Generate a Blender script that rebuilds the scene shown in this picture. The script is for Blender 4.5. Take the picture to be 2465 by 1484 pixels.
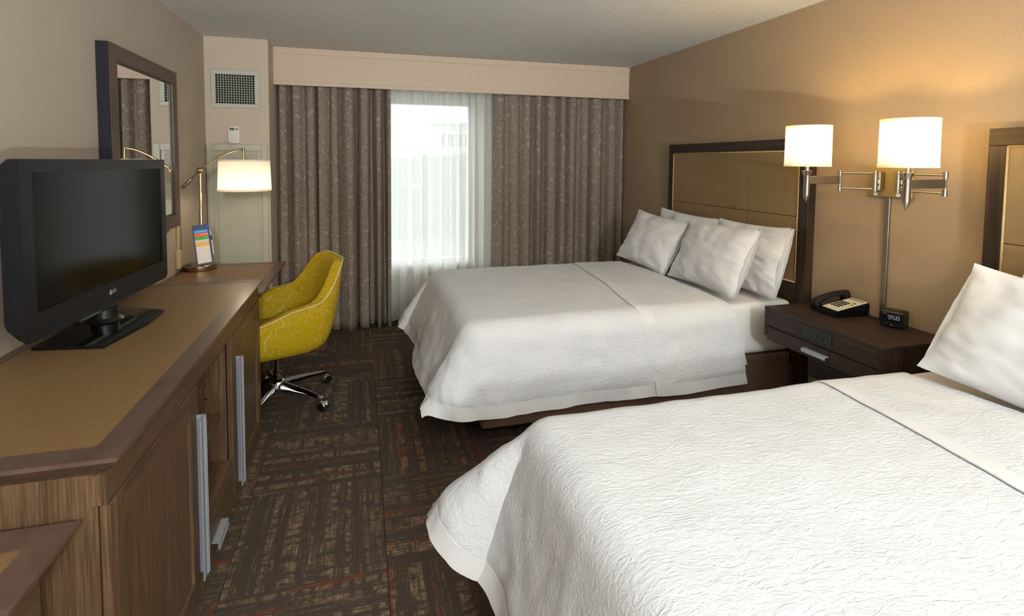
import bpy, bmesh, math, random
from mathutils import Vector, Matrix, noise
random.seed(7)
scene = bpy.context.scene
for o in list(bpy.data.objects): bpy.data.objects.remove(o, do_unlink=True)
COL = scene.collection
PI = math.pi
def lin(c):
    return tuple((v/255/12.92 if v/255 <= .04045 else ((v/255+.055)/1.055)**2.4) for v in c)

# ---------------------------------------------------------------- camera
CF, CX, CY = 1237.04, 1199.16, 459.02
yaw, pitch, roll = .2612, -.0568, .0071
Fv = Vector((math.sin(yaw)*math.cos(pitch), math.cos(yaw)*math.cos(pitch), math.sin(pitch)))
R0 = Vector((math.cos(yaw), -math.sin(yaw), 0)); U0 = R0.cross(Fv)
Rv = R0*math.cos(roll)+U0*math.sin(roll); Uv = U0*math.cos(roll)-R0*math.sin(roll)
cd = bpy.data.cameras.new('camera'); cam = bpy.data.objects.new('camera', cd); COL.objects.link(cam)
cd.sensor_fit = 'HORIZONTAL'; cd.sensor_width = 36; cd.lens = CF/2465*36
cd.shift_x = (1232.5-CX)/2465; cd.shift_y = (CY-742)/2465
cd.clip_start = .02; cd.clip_end = 500
M = Matrix((Rv, Uv, -Fv)).transposed().to_4x4(); M.translation = (1.1387, -4.6141, 1.5115)
cam.matrix_world = M
scene.camera = cam

# ---------------------------------------------------------------- world, exposure
world = bpy.data.worlds.new('overcast_sky'); scene.world = world; world.use_nodes = True
wb = world.node_tree.nodes['Background']; wb.inputs[0].default_value = (.93, .97, 1, 1); wb.inputs[1].default_value = 4.3
vs = scene.view_settings
vs.view_transform = 'Standard'; vs.look = 'None'; vs.gamma = 1; vs.use_curve_mapping = False; vs.exposure = 0
UP_W, FRONT_W = 570, 130   # uplight and tilted fill, both added behind the camera to act as the flash
SCONCE_W = 9.0
DESK_W = 3.2

# ---------------------------------------------------------------- materials
MATS = {}
class NT:
    def __init__(s, name):
        m = bpy.data.materials.new(name); m.use_nodes = True; s.m = m; s.t = m.node_tree; s.n = s.t.nodes
        s.b = s.n['Principled BSDF']; MATS[name] = m
    def new(s, typ, **kw):
        nd = s.n.new(typ)
        for k, v in kw.items(): setattr(nd, k, v)
        return nd
    def link(s, a, b): s.t.links.new(a, b)
    def val(s, sock, v):
        if hasattr(v, 'is_output') or isinstance(v, bpy.types.NodeSocket): s.link(v, sock)
        else: sock.default_value = v
    def math(s, op, a, b=0., c=0., clamp=False):
        nd = s.new('ShaderNodeMath', operation=op, use_clamp=clamp)
        for i, v in enumerate((a, b, c)): s.val(nd.inputs[i], v)
        return nd.outputs[0]
    def ramp(s, fac, stops, interp='LINEAR'):
        nd = s.new('ShaderNodeValToRGB'); nd.color_ramp.interpolation = interp
        el = nd.color_ramp.elements
        while len(el) < len(stops): el.new(.5)
        for e, (p, c) in zip(el, stops):
            e.position = p; e.color = (*c, 1) if len(c) == 3 else c
        s.link(fac, nd.inputs[0]); return nd.outputs[0]
    def mix(s, fac, a, b, blend='MIX'):
        nd = s.new('ShaderNodeMix', data_type='RGBA', blend_type=blend)
        s.val(nd.inputs[0], fac)
        for i, v in ((6, a), (7, b)):
            if isinstance(v, tuple): nd.inputs[i].default_value = (*v, 1) if len(v) == 3 else v
            else: s.link(v, nd.inputs[i])
        return nd.outputs[2]
    def coord(s, which='Object', scale=(1, 1, 1), rot=(0, 0, 0), loc=None):
        tc = s.new('ShaderNodeTexCoord'); mp = s.new('ShaderNodeMapping')
        s.link(tc.outputs[which], mp.inputs[0]); mp.inputs['Scale'].default_value = scale; mp.inputs['Rotation'].default_value = rot
        if loc is not None: s.val(mp.inputs['Location'], loc)
        return mp.outputs[0]
    def noise(s, vec, scale=5., detail=2., rough=.5, dist=0.):
        nd = s.new('ShaderNodeTexNoise'); s.link(vec, nd.inputs['Vector'])
        for k, v in (('Scale', scale), ('Detail', detail), ('Roughness', rough), ('Distortion', dist)): nd.inputs[k].default_value = v
        return nd.outputs[0]
    def bump(s, h, strength=.3, dist=.002):
        nd = s.new('ShaderNodeBump'); nd.inputs['Strength'].default_value = strength; nd.inputs['Distance'].default_value = dist
        s.link(h, nd.inputs['Height']); s.link(nd.outputs[0], s.b.inputs['Normal'])
    def set(s, color=None, rough=.5, metal=0., spec=.5):
        if color is not None: s.val(s.b.inputs['Base Color'], (*color, 1) if isinstance(color, tuple) else color)
        s.val(s.b.inputs['Roughness'], rough); s.b.inputs['Metallic'].default_value = metal; s.b.inputs['Specular IOR Level'].default_value = spec
        return s

def plain(name, rgb, rough=.5, metal=0., spec=.5, var=.06, nscale=30):
    k = NT(name); c = lin(rgb)
    n = k.noise(k.coord(), nscale, 3)
    k.set(k.ramp(n, [(.3, tuple(v*(1-var) for v in c)), (.7, tuple(v*(1+var) for v in c))]), rough, metal, spec)
    return k
def wallpaper(name, rgb):
    k = NT(name); c = lin(rgb)
    a = k.noise(k.coord(scale=(1, 1, 1)), 90, 4, .7); b = k.noise(k.coord(scale=(220, 220, 300)), 1, 2)
    f = k.math('ADD', k.math('MULTIPLY', a, .6), k.math('MULTIPLY', b, .4))
    k.set(k.ramp(f, [(.35, tuple(v*.9 for v in c)), (.65, tuple(v*1.08 for v in c))]), .75, 0, .25)
    k.bump(f, .35, .002)
wallpaper('paper_taupe', (172, 160, 145)); wallpaper('paper_beige', (192, 178, 160)); wallpaper('paper_tan', (156, 135, 110))
k = NT('popcorn'); c = k.coord(); n1 = k.noise(c, 110, 5, .75); n2 = k.noise(c, 35, 3)
k.set(k.ramp(n1, [(.3, lin((192, 189, 181))), (.7, lin((236, 233, 225)))]), .95, 0, .1); k.bump(k.math('ADD', n1, k.math('MULTIPLY', n2, .5)), 1., .007)
plain('white_paint', (225, 222, 212), .5); plain('door_paint', (176, 176, 158), .4, var=.02); plain('window_white', (228, 228, 224), .4)
plain('valance_paint', (200, 180, 156), .55, var=.03, nscale=60)

def wood(name, dark, mid, light, axis, rough=.42, spec=.4, fine=140.):
    # grain runs along the given axis of the object's own space
    k = NT(name); sc = [1., 1., 1.]; sc['xyz'.index(axis)] = .025
    v = k.coord(scale=tuple(sc)); w = k.noise(v, fine, 3, .6, .3); g = k.noise(v, fine*.18, 2, .5, .2)
    f = k.math('ADD', k.math('MULTIPLY', w, .6), k.math('MULTIPLY', g, .4))
    k.set(k.ramp(f, [(.34, lin(dark)), (.5, lin(mid)), (.66, lin(light))]), rough, 0, spec); k.bump(w, .12, .0006)
WD = ((64, 48, 34), (90, 69, 49), (117, 92, 67))
wood('wood_vertical', *WD, 'z', fine=380.); wood('wood_length', *WD, 'y', fine=380.); wood('wood_cross', *WD, 'x', fine=380.)
ES = ((34, 24, 19), (50, 37, 29), (68, 52, 41))
wood('espresso_length', *ES, 'y', .48, .3); wood('espresso_vertical', *ES, 'z', .48, .3); wood('espresso_cross', *ES, 'x', .48, .3)
wood('mirror_wood', (66, 54, 44), (80, 66, 54), (94, 78, 64), 'z', .4); wood('mirror_wood_h', (66, 54, 44), (80, 66, 54), (94, 78, 64), 'y', .4)
k = NT('trim_brown'); n = k.noise(k.coord(), 14, 4, .6); n2 = k.noise(k.coord(), 260, 2)
k.set(k.ramp(n, [(.3, lin((84, 66, 57))), (.7, lin((100, 80, 69)))]), .3, 0, .5); k.bump(n2, .05, .0005)
k = NT('top_inset'); n = k.noise(k.coord(), 420, 4, .75); n2 = k.noise(k.coord(), 60, 3)
k.set(k.ramp(k.math('ADD', k.math('MULTIPLY', n, .88), k.math('MULTIPLY', n2, .12)), [(.36, lin((92, 70, 44))), (.5, lin((124, 97, 63))), (.66, lin((150, 121, 83)))]), .38, 0, .45); k.bump(n, .25, .0008)
k = NT('desk_top'); n = k.noise(k.coord(), 200, 3, .6)
k.set(k.ramp(n, [(.35, lin((112, 82, 50))), (.65, lin((128, 96, 62)))]), .34, 0, .45); k.bump(n, .1, .0006)
plain('aluminium', (162, 166, 174), .4, .35, var=.03); plain('aluminium_dark', (120, 124, 128), .4, .8)
plain('tv_black', (24, 24, 27), .36, spec=.28); plain('tv_side', (22, 23, 29), .34, spec=.3)
plain('gloss_black', (14, 14, 15), .12, spec=.6); plain('black_plastic', (16, 16, 17), .38); plain('dark_grey_plastic', (30, 31, 31), .5)
plain('tv_screen', (14, 12, 12), .16, spec=.16)
plain('logo_silver', (196, 196, 200), .35, .4); plain('mirror_side', (22, 23, 36), .35)
k = NT('mirror_silver'); k.set(tuple([.86]*3), .0, 1.); 
k = NT('mirror_bevel'); k.set(tuple([.9]*3), .04, 1.)
plain('nickel', (176, 166, 150), .28, 1., var=.03); plain('nickel_flat', (150, 140, 124), .42, 1., var=.04)
plain('brass_plate', (166, 146, 92), .42, .6, var=.05); plain('lamp_brass', (172, 156, 124), .27, 1., var=.03)
plain('chrome', (215, 215, 218), .06, 1., var=.01); plain('sticker_white', (220, 218, 210), .5)
plain('vent_paint', (182, 184, 170), .45, var=.03); plain('vent_dark', (10, 9, 8), .9)
plain('plastic_white', (214, 208, 200), .4, var=.02); plain('lcd_green', (78, 92, 78), .3); plain('button_grey', (110, 104, 100), .5)
plain('outlet_cream', (206, 190, 150), .45, var=.02)
plain('phone_plate', (214, 208, 176), .5, var=.02); plain('phone_red', (170, 40, 34), .4); plain('phone_grey', (150, 148, 130), .5); plain('orange_badge', (190, 90, 40), .5)
for nm, rgb in (('card_navy', (38, 52, 110)), ('card_blue', (0, 146, 214)), ('card_orange', (255, 84, 0)), ('card_green', (50, 170, 10)), ('card_grey', (214, 206, 192)), ('card_yellow', (255, 178, 0)), ('card_white', (232, 224, 216)), ('card_ink', (190, 220, 235))):
    plain(nm, rgb, .45, var=.02)
k = NT('clock_digits'); k.set((.2, .22, .28), .5); k.b.inputs['Emission Color'].default_value = (.55, .68, .95, 1); k.b.inputs['Emission Strength'].default_value = .2

def shade(name, rgb, tr, em=0.):
    k = NT(name); n = k.noise(k.coord(), 500, 2)
    d = k.new('ShaderNodeBsdfDiffuse'); t = k.new('ShaderNodeBsdfTranslucent'); mx = k.new('ShaderNodeMixShader')
    c = k.ramp(n, [(.3, tuple(v*.96 for v in lin(rgb))), (.7, lin(rgb))]); k.link(c, d.inputs[0]); k.link(c, t.inputs[0])
    mx.inputs[0].default_value = tr; k.link(d.outputs[0], mx.inputs[1]); k.link(t.outputs[0], mx.inputs[2])
    k.link(mx.outputs[0], k.n['Material Output'].inputs[0])
shade('shade_linen', (246, 240, 228), .55); shade('shade_band', (238, 230, 214), .35)
# window sheer
k = NT('sheer'); v = k.coord('UV', scale=(1, 1, 1)); n = k.noise(v, 900, 1)
d = k.new('ShaderNodeBsdfDiffuse'); t = k.new('ShaderNodeBsdfTranslucent'); tp = k.new('ShaderNodeBsdfTransparent'); m1 = k.new('ShaderNodeMixShader'); m2 = k.new('ShaderNodeMixShader')
d.inputs[0].default_value = (.86, .85, .81, 1); t.inputs[0].default_value = (.9, .9, .88, 1); m1.inputs[0].default_value = .55
k.link(d.outputs[0], m1.inputs[1]); k.link(t.outputs[0], m1.inputs[2]); k.link(k.ramp(n, [(.3, (.76,)*3), (.7, (.92,)*3)]), m2.inputs[0])
k.link(tp.outputs[0], m2.inputs[1]); k.link(m1.outputs[0], m2.inputs[2]); k.link(m2.outputs[0], k.n['Material Output'].inputs[0])
k = NT('window_glass'); tp = k.new('ShaderNodeBsdfTransparent'); gl = k.new('ShaderNodeBsdfGlossy'); gl.inputs['Roughness'].default_value = .02
mx = k.new('ShaderNodeMixShader'); mx.inputs[0].default_value = .05; tp.inputs[0].default_value = (.95, .97, .96, 1)
k.link(tp.outputs[0], mx.inputs[1]); k.link(gl.outputs[0], mx.inputs[2]); k.link(mx.outputs[0], k.n['Material Output'].inputs[0])

# carpet tile: tufted dashes running along the tile's own y, each tile with its own offset
k = NT('carpet'); oi = k.new('ShaderNodeObjectInfo'); off = k.new('ShaderNodeCombineXYZ')
rr = k.math('MULTIPLY', oi.outputs['Random'], 37.)
for i in (0, 1): k.link(rr, off.inputs[i])
def cn(sc, loc, s_, d_=2., r_=.5):
    tc = k.coord(scale=sc); ad = k.new('ShaderNodeVectorMath', operation='ADD'); k.link(tc, ad.inputs[0])
    a2 = k.new('ShaderNodeVectorMath', operation='ADD'); k.link(off.outputs[0], a2.inputs[0]); a2.inputs[1].default_value = (loc, loc*.7, 0); k.link(a2.outputs[0], ad.inputs[1])
    return k.noise(ad.outputs[0], s_, d_, r_)
band = cn((1, .02, 1), 0, 21, 1.); patch = cn((.35, 1, 1), 9, 26, 2, .55); fine = cn((1, .03, 1), 4, 230, 1); dash = cn((.6, 1, 1), 15, 60, 2); yarn = cn((1, 1, 1), 3, 420, 2)
bm_ = k.math('MULTIPLY', k.math('SUBTRACT', band, .50), 14., clamp=True)
pm = k.math('MULTIPLY', k.math('SUBTRACT', patch, .43), 12., clamp=True)
fm = k.math('ADD', .12, k.math('MULTIPLY', k.math('SUBTRACT', fine, .40), 6., clamp=True), clamp=True)
dm = k.math('MULTIPLY', k.math('SUBTRACT', dash, .42), 8., clamp=True)
tan = k.math('MULTIPLY', k.math('MULTIPLY', bm_, pm), k.math('MULTIPLY', fm, k.math('ADD', .35, k.math('MULTIPLY', dm, .65))))
lb = k.math('MULTIPLY', k.math('SUBTRACT', cn((1, .02, 1), 50, 30, 1.), .44), 12., clamp=True)
line = k.math('MULTIPLY', k.math('MULTIPLY', k.math('SUBTRACT', fine, .52), 9., clamp=True), k.math('MULTIPLY', k.math('MULTIPLY', dm, lb), .6))
tan = k.math('MULTIPLY', k.math('MAXIMUM', tan, line), .85)
redb = cn((1, .015, 1), 27, 26, 1); redm = k.math('MULTIPLY', k.math('MULTIPLY', k.math('SUBTRACT', redb, .63), 18., clamp=True), k.math('MULTIPLY', k.math('SUBTRACT', cn((.6, .6, 1), 31, 22, 2), .40), 6., clamp=True))
base = k.ramp(yarn, [(.3, lin((60, 51, 45))), (.7, lin((84, 73, 65)))])
col = k.mix(k.math('MULTIPLY', tan, .85), base, lin((152, 128, 96))); col = k.mix(k.math('MULTIPLY', redm, .6), col, lin((120, 54, 30)))
k.set(col, .95, 0, .08); k.bump(k.math('ADD', yarn, k.math('MULTIPLY', tan, .6)), .6, .003)

# curtain: concentric eight-sided medallions with diagonal dashes between them
k = NT('curtain_cloth'); tc = k.new('ShaderNodeTexCoord'); sp = k.new('ShaderNodeSeparateXYZ'); 
wob = k.new('ShaderNodeVectorMath', operation='ADD'); nz = k.new('ShaderNodeTexNoise'); k.link(tc.outputs['UV'], nz.inputs['Vector']); nz.inputs['Scale'].default_value = 42
scn = k.new('ShaderNodeVectorMath', operation='SCALE'); k.link(nz.outputs['Color'], scn.inputs[0]); scn.inputs['Scale'].default_value = .011
k.link(tc.outputs['UV'], wob.inputs[0]); k.link(scn.outputs[0], wob.inputs[1]); k.link(wob.outputs[0], sp.inputs[0])
u = k.math('DIVIDE', sp.outputs[0], .165); v = k.math('DIVIDE', sp.outputs[1], .235)
cu = k.math('FLOOR', u); v2 = k.math('ADD', v, k.math('MULTIPLY', k.math('MODULO', cu, 2.), .5))
fu = k.math('SUBTRACT', k.math('FRACT', u), .5); fv = k.math('SUBTRACT', k.math('FRACT', v2), .5)
ax = k.math('MULTIPLY', k.math('ABSOLUTE', fu), .165); ay = k.math('MULTIPLY', k.math('ABSOLUTE', fv), .235)
oct_ = k.math('MAXIMUM', k.math('MAXIMUM', ax, ay), k.math('MULTIPLY', k.math('ADD', ax, ay), .72))
rings = k.math('MULTIPLY', k.math('SUBTRACT', k.math('SINE', k.math('MULTIPLY', oct_, 560.)), .05), 2.5, clamp=True)
inside = k.math('MULTIPLY', k.math('SUBTRACT', .047, oct_), 300., clamp=True)
dia = k.math('SINE', k.math('MULTIPLY', k.math('SUBTRACT', ax, ay), 430.)); dib = k.math('SINE', k.math('MULTIPLY', k.math('ADD', ax, ay), 150.))
dd = k.math('MULTIPLY', k.math('MULTIPLY', k.math('SUBTRACT', dia, .15), 3., clamp=True), k.math('MULTIPLY', k.math('ADD', dib, .35), 3., clamp=True))
vo = k.new('ShaderNodeTexVoronoi', feature='DISTANCE_TO_EDGE'); k.link(wob.outputs[0], vo.inputs['Vector']); vo.inputs['Scale'].default_value = 62.
cells = k.math('MULTIPLY', k.math('SUBTRACT', .13, vo.outputs['Distance']), 12., clamp=True)
leaf = k.math('MULTIPLY', k.math('SUBTRACT', k.noise(k.coord('UV', scale=(1, 1, 1), rot=(0, 0, .8)), 26, 1), .60), 25., clamp=True)
dd = k.math('MAXIMUM', k.math('MULTIPLY', dd, .55), k.math('MAXIMUM', k.math('MULTIPLY', cells, .7), leaf))
pat = k.math('ADD', k.math('MULTIPLY', rings, inside), k.math('MULTIPLY', dd, k.math('SUBTRACT', 1., inside)), clamp=True)
wv = k.noise(k.coord('UV'), 700, 2)
pat = k.math('MULTIPLY', pat, k.math('ADD', .45, k.math('MULTIPLY', wv, .8)), clamp=True)
k.set(k.mix(pat, k.ramp(wv, [(.3, lin((110, 97, 86))), (.7, lin((127, 113, 101)))]), lin((164, 152, 138))), .8, 0, .2); k.bump(k.math('ADD', wv, pat), .2, .001)

# chair cloth: mustard with looping embroidered lines
k = NT('mustard_cloth'); v = k.coord(); a = k.noise(v, 8.5, 1.3, .5, 1.3); b = k.noise(k.coord(loc=(7, 3, 1)), 11, 1.2, .5, 1.6)
def contour(f, lvl, w): return k.math('MULTIPLY', k.math('SUBTRACT', w, k.math('ABSOLUTE', k.math('SUBTRACT', f, lvl))), 1/w*1.6, clamp=True)
l1 = k.math('MAXIMUM', contour(a, .52, .0085), contour(b, .46, .0075)); l2 = k.math('MAXIMUM', contour(a, .60, .008), contour(b, .56, .007)); w = k.noise(v, 600, 2)
c0 = k.ramp(w, [(.3, lin((166, 138, 8))), (.7, lin((190, 160, 16)))])
k.set(k.mix(k.math('MULTIPLY', l2, .45), k.mix(k.math('MULTIPLY', l1, .85), c0, lin((204, 178, 118))), lin((108, 88, 20))), .75, 0, .2); k.bump(k.math('ADD', w, k.math('MULTIPLY', l1, 2.)), .25, .001)
plain('chair_piping', (206, 180, 116), .7)

def linen(name, rgb, scale, strength, dist, st=(1, 1, 1)):
    k = NT(name); v = k.coord(scale=st); n = k.noise(v, scale, 3, .6, 1.6); f = k.noise(k.coord(), 700, 2); g = k.noise(k.coord(), 5, 3)
    c = lin(rgb); k.set(k.ramp(g, [(.3, tuple(x*.95 for x in c)), (.7, c)]), .85, 0, .2)
    k.bump(k.math('ADD', n, k.math('MULTIPLY', f, .12)), strength, dist)
linen('matelasse', (214, 215, 217), 38, .6, .008, (.6, 1.5, 1.2)); linen('plain_cotton', (218, 217, 217), 9, .25, .006); linen('sheet_cotton', (226, 224, 221), 12, .25, .004)
plain('base_cloth', (98, 74, 62), .7, spec=.2, var=.12, nscale=8); plain('leather_tan', (130, 106, 70), .65, var=.04, nscale=12); plain('piping_gold', (178, 152, 100), .5)
plain('foliage_far', (70, 84, 70), .9, var=.3, nscale=.4); plain('building_grey', (196, 198, 198), .9); plain('ground_far', (110, 112, 108), .95, var=.1, nscale=.05); plain('slot_black', (6, 6, 6), .7)

# ---------------------------------------------------------------- mesh helpers
class MB:
    def __init__(s): s.bm = bmesh.new(); s.uv = None
    def box(s, x0, x1, y0, y1, z0, z1, bev=0., seg=1, mat4=None):
        b = bmesh.new(); bmesh.ops.create_cube(b, size=1)
        for v in b.verts: v.co = Vector(((x0+x1)/2+v.co.x*(x1-x0), (y0+y1)/2+v.co.y*(y1-y0), (z0+z1)/2+v.co.z*(z1-z0)))
        if bev: bmesh.ops.bevel(b, geom=b.edges[:], offset=bev, segments=seg, affect='EDGES', profile=.6)
        s.merge(b, mat4); return s
    def merge(s, b, mat4=None):
        if mat4 is not None: bmesh.ops.transform(b, matrix=mat4, verts=b.verts[:])
        mp = {v: s.bm.verts.new(v.co) for v in b.verts}
        for f in b.faces:
            try: s.bm.faces.new([mp[v] for v in f.verts]).smooth = f.smooth
            except ValueError: pass
        b.free()
    def hull(s, pts, faces):
        vs_ = [s.bm.verts.new(p) for p in pts]
        for f in faces: s.bm.faces.new([vs_[i] for i in f])
        return s
    def hexa(s, bot, top):
        return s.hull(list(bot)+list(top), [(3, 2, 1, 0), (4, 5, 6, 7), (0, 1, 5, 4), (1, 2, 6, 5), (2, 3, 7, 6), (3, 0, 4, 7)])
    def prism(s, poly, axis, a, b_):
        # poly: 2-D outline in the two other axes
        def mk(p, t):
            return {'x': (t, p[0], p[1]), 'y': (p[0], t, p[1]), 'z': (p[0], p[1], t)}[axis]
        n = len(poly); A = [s.bm.verts.new(mk(p, a)) for p in poly]; B = [s.bm.verts.new(mk(p, b_)) for p in poly]
        s.bm.faces.new(A[::-1]); s.bm.faces.new(B)
        for i in range(n): s.bm.faces.new((A[i], A[(i+1) % n], B[(i+1) % n], B[i]))
        return s
    def rings(s, loops, close_u=True, cap0=False, cap1=False, smooth=True):
        L = [[s.bm.verts.new(p) for p in lp] for lp in loops]; n = len(L[0])
        for a, b in zip(L, L[1:]):
            for i in range(n if close_u else n-1):
                j = (i+1) % n
                s.bm.faces.new((a[i], a[j], b[j], b[i])).smooth = smooth
        if cap0: s.bm.faces.new(L[0][::-1])
        if cap1: s.bm.faces.new(L[-1])
        return s
    def lathe(s, c, prof, seg=32, cap=True, smooth=True):
        lp = [[(c[0]+r*math.cos(2*PI*i/seg), c[1]+r*math.sin(2*PI*i/seg), c[2]+z) for i in range(seg)] for r, z in prof]
        return s.rings(lp, True, cap, cap, smooth)
    def tube(s, pts, r, seg=12, cap=True, flat=None):
        pts = [Vector(p) for p in pts]; rs = r if isinstance(r, (list, tuple)) else [r]*len(pts); lp = []; up = None
        for i, p in enumerate(pts):
            t = (pts[min(i+1, len(pts)-1)]-pts[max(i-1, 0)]).normalized()
            if up is None: up = Vector((0, 0, 1)) if abs(t.z) < .9 else Vector((1, 0, 0))
            sd = t.cross(up).normalized(); up = sd.cross(t).normalized(); fl = flat or 1
            lp.append([p+sd*math.cos(2*PI*k_/seg)*rs[i]*fl+up*math.sin(2*PI*k_/seg)*rs[i] for k_ in range(seg)])
        return s.rings(lp, True, cap, cap)
    def xform(s, m): bmesh.ops.transform(s.bm, matrix=m, verts=s.bm.verts[:]); return s
ROOT = {}
def finish(name, mb, mat, parent=None, local=False, smooth=None):
    bm = mb.bm
    bmesh.ops.recalc_face_normals(bm, faces=bm.faces[:])
    root = parent
    while root is not None and root.parent is not None: root = root.parent
    if root is not None and not local and root.name in ROOT: bmesh.ops.transform(bm, matrix=ROOT[root.name].inverted(), verts=bm.verts[:])
    for e in bm.edges:
        if len(e.link_faces) == 2 and e.calc_face_angle(0) > .75: e.smooth = False
    me = bpy.data.meshes.new(name)
    if smooth is not None:
        for f in bm.faces: f.smooth = smooth
    bm.to_mesh(me); bm.free(); me.materials.append(MATS[mat])
    o = bpy.data.objects.new(name, me); COL.objects.link(o)
    if parent is not None: o.parent = parent
    return o
def tag(o, label, cat, group=None):
    o['label'] = label; o['category'] = cat
    if group: o['group'] = group
    return o
def thing(name, label, cat, loc=(0, 0, 0), rz=0., group=None):
    o = bpy.data.objects.new(name, None); COL.objects.link(o); o.location = loc; o.rotation_euler = (0, 0, rz); o.empty_display_size = .1
    ROOT[o.name] = Matrix.Translation(loc) @ Matrix.Rotation(rz, 4, 'Z')
    return tag(o, label, cat, group)
def struct(name, mb, mat, label=None, parent=None, local=False):
    o = finish(name, mb, mat, parent, local)
    if parent is None:
        o['kind'] = 'structure'
        if label: o['label'] = label
    return o
def text_mesh(txt, size, depth):
    cu = bpy.data.curves.new('lettering', 'FONT'); cu.body = txt; cu.size = size; cu.extrude = depth; cu.align_x = 'CENTER'; cu.align_y = 'CENTER'
    o = bpy.data.objects.new('lettering', cu); COL.objects.link(o); dg = bpy.context.evaluated_depsgraph_get()
    me = bpy.data.meshes.new_from_object(o.evaluated_get(dg)); bpy.data.objects.remove(o); b = bmesh.new(); b.from_mesh(me); bpy.data.meshes.remove(me); return b
def lamp_light(name, loc, power, color, r, parent=None):
    ld = bpy.data.lights.new(name, 'POINT'); ld.energy = power; ld.color = color; ld.shadow_soft_size = r
    o = bpy.data.objects.new(name, ld); COL.objects.link(o)
    if parent is not None: o.parent = parent; o.location = ROOT[parent.name].inverted() @ Vector(loc)
    else: o.location = loc
    return o

# ---------------------------------------------------------------- room shell
W, H, YC, WC, HV = 3.70, 2.44, -.245, .449, 2.132
YW, YB = .30, -9.2             # window wall face, back wall
floor = struct('floor', MB().box(-.1, W+.1, YB, YW+.1, -.08, -.008), 'slot_black', 'carpeted floor of brown patterned carpet tiles')
T, xs, t0 = .5663, 1.2222, -.4807
tile_me = None
for i in range(-3, 6):
    for j in range(-16, 3):
        cx, cy = xs+(i+.5)*T, t0+(j+.5)*T
        if cx+T/2 < 0 or cx-T/2 > W or cy-T/2 > YW or cy+T/2 < YB: continue
        if tile_me is None:
            o = finish('carpet_tile', MB().box(-T/2+.0008, T/2-.0008, -T/2+.0008, T/2-.0008, -.008, 0, .0012), 'carpet', floor, True); tile_me = o.data
        else:
            o = bpy.data.objects.new('carpet_tile', tile_me); COL.objects.link(o); o.parent = floor
        o.location = (cx, cy, 0); o.rotation_euler = (0, 0, 0 if (i+j) % 2 else PI/2)
struct('ceiling', MB().box(-.1, W+.1, YB, YW+.1, H, H+.1), 'popcorn', 'grey textured popcorn ceiling')
struct('wall_left', MB().box(-.1, 0, YB, YW+.1, 0, H), 'paper_taupe', 'taupe textured wallpaper wall behind the television')
struct('wall_right', MB().box(W, W+.1, YB, YW+.1, 0, H), 'paper_tan', 'darker tan wallpaper wall behind the headboards')
struct('wall_back', MB().box(0, W, YB-.1, YB, 0, H), 'paper_beige')
WX0, WX1, WZ0, WZ1 = .95, 2.195, .535, 2.085
struct('wall_window', MB().box(WC, WX0, YW, YW+.1, 0, H).box(WX1, W, YW, YW+.1, 0, H).box(WX0, WX1, YW, YW+.1, 0, WZ0).box(WX0, WX1, YW, YW+.1, WZ1, H), 'white_paint', 'pale wall around the window behind the curtains')
struct('wall_chase', MB().box(0, WC, YC, YW+.1, 0, H), 'paper_beige', 'beige boxed-out wall corner carrying the vent and thermostat')
val = struct('trim_1', MB().box(WC, W, 0, .022, HV, H), 'valance_paint', 'beige boxed curtain valance below the ceiling')
struct('moulding', MB().box(WC, W, -.009, 0, H-.052, H, .002), 'valance_paint', parent=val)
struct('moulding', MB().box(WC, W, -.006, 0, HV, HV+.034, .002), 'valance_paint', parent=val)
struct('baseboard_right', MB().box(W-.012, W, YB, YW, 0, .09, .003), 'espresso_length')
# window
win = struct('window_1', MB().box(WX0, WX0+.04, YW-.005, YW+.07, WZ0, WZ1).box(WX1-.04, WX1, YW-.005, YW+.07, WZ0, WZ1).box(WX0+.04, WX1-.04, YW-.005, YW+.07, WZ0, WZ0+.04).box(WX0+.04, WX1-.04, YW-.005, YW+.07, WZ1-.04, WZ1), 'window_white', 'white framed window behind the sheer curtain')
struct('window_pane', MB().box(WX0+.04, WX1-.04, YW+.03, YW+.036, WZ0+.04, WZ1-.04), 'window_glass', parent=win)
struct('window_sill', MB().box(WX0-.03, WX1+.03, YW-.07, YW-.005, WZ0-.03, WZ0, .004), 'window_white', parent=win)
# access door in the boxed corner
dr = struct('door_1', MB().box(.004, .05, YC-.018, YC, .02, 1.628, .003).box(.39, .434, YC-.018, YC, .02, 1.628, .003).box(.05, .39, YC-.018, YC, 1.578, 1.628, .003), 'door_paint', 'pale green-grey framed access door behind the desk lamp')
struct('door_panel', MB().box(.075, .365, YC-.012, YC, .02, 1.545, .003), 'door_paint', parent=dr)
struct('door_jamb', MB().box(.05, .075, YC-.004, YC, .02, 1.578).box(.365, .39, YC-.004, YC, .02, 1.578).box(.075, .365, YC-.004, YC, 1.545, 1.578), 'door_paint', parent=dr)

# ---------------------------------------------------------------- what lies outside
o = finish('ground_outside', MB().box(-250, 250, 3, 420, -8.2, -8), 'ground_far'); o['kind'] = 'structure'; o['label'] = 'pale grey ground outside the window'
mb = MB(); prev = None; top = []
for i in range(-40, 90):
    x = i*1.2; top.append((x, 2.2+.7*noise.noise((x*.25, 0, 0))+.35*noise.noise((x*1.1, 3, 0))))
mb.rings([[(x, 58, -8), (x, 57.2, z-1.5), (x, 58, z), (x, 60, z-.3), (x, 61, -8)] for x, z in top], False, smooth=False)
o = finish('distant_trees', mb, 'foliage_far'); o['kind'] = 'stuff'; tag(o, 'blurred line of trees far outside the window', 'trees')
bd = thing('distant_building', 'grey boxy building above the trees, seen faintly through the sheer curtain', 'building', (12.4, 68, -8))
finish('wall', MB().box(11.2, 16.3, 66, 72, -8, 6.6), 'building_grey', bd); finish('roof', MB().box(11.0, 16.5, 65.8, 72.2, 6.6, 6.95), 'white_paint', bd)
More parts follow.
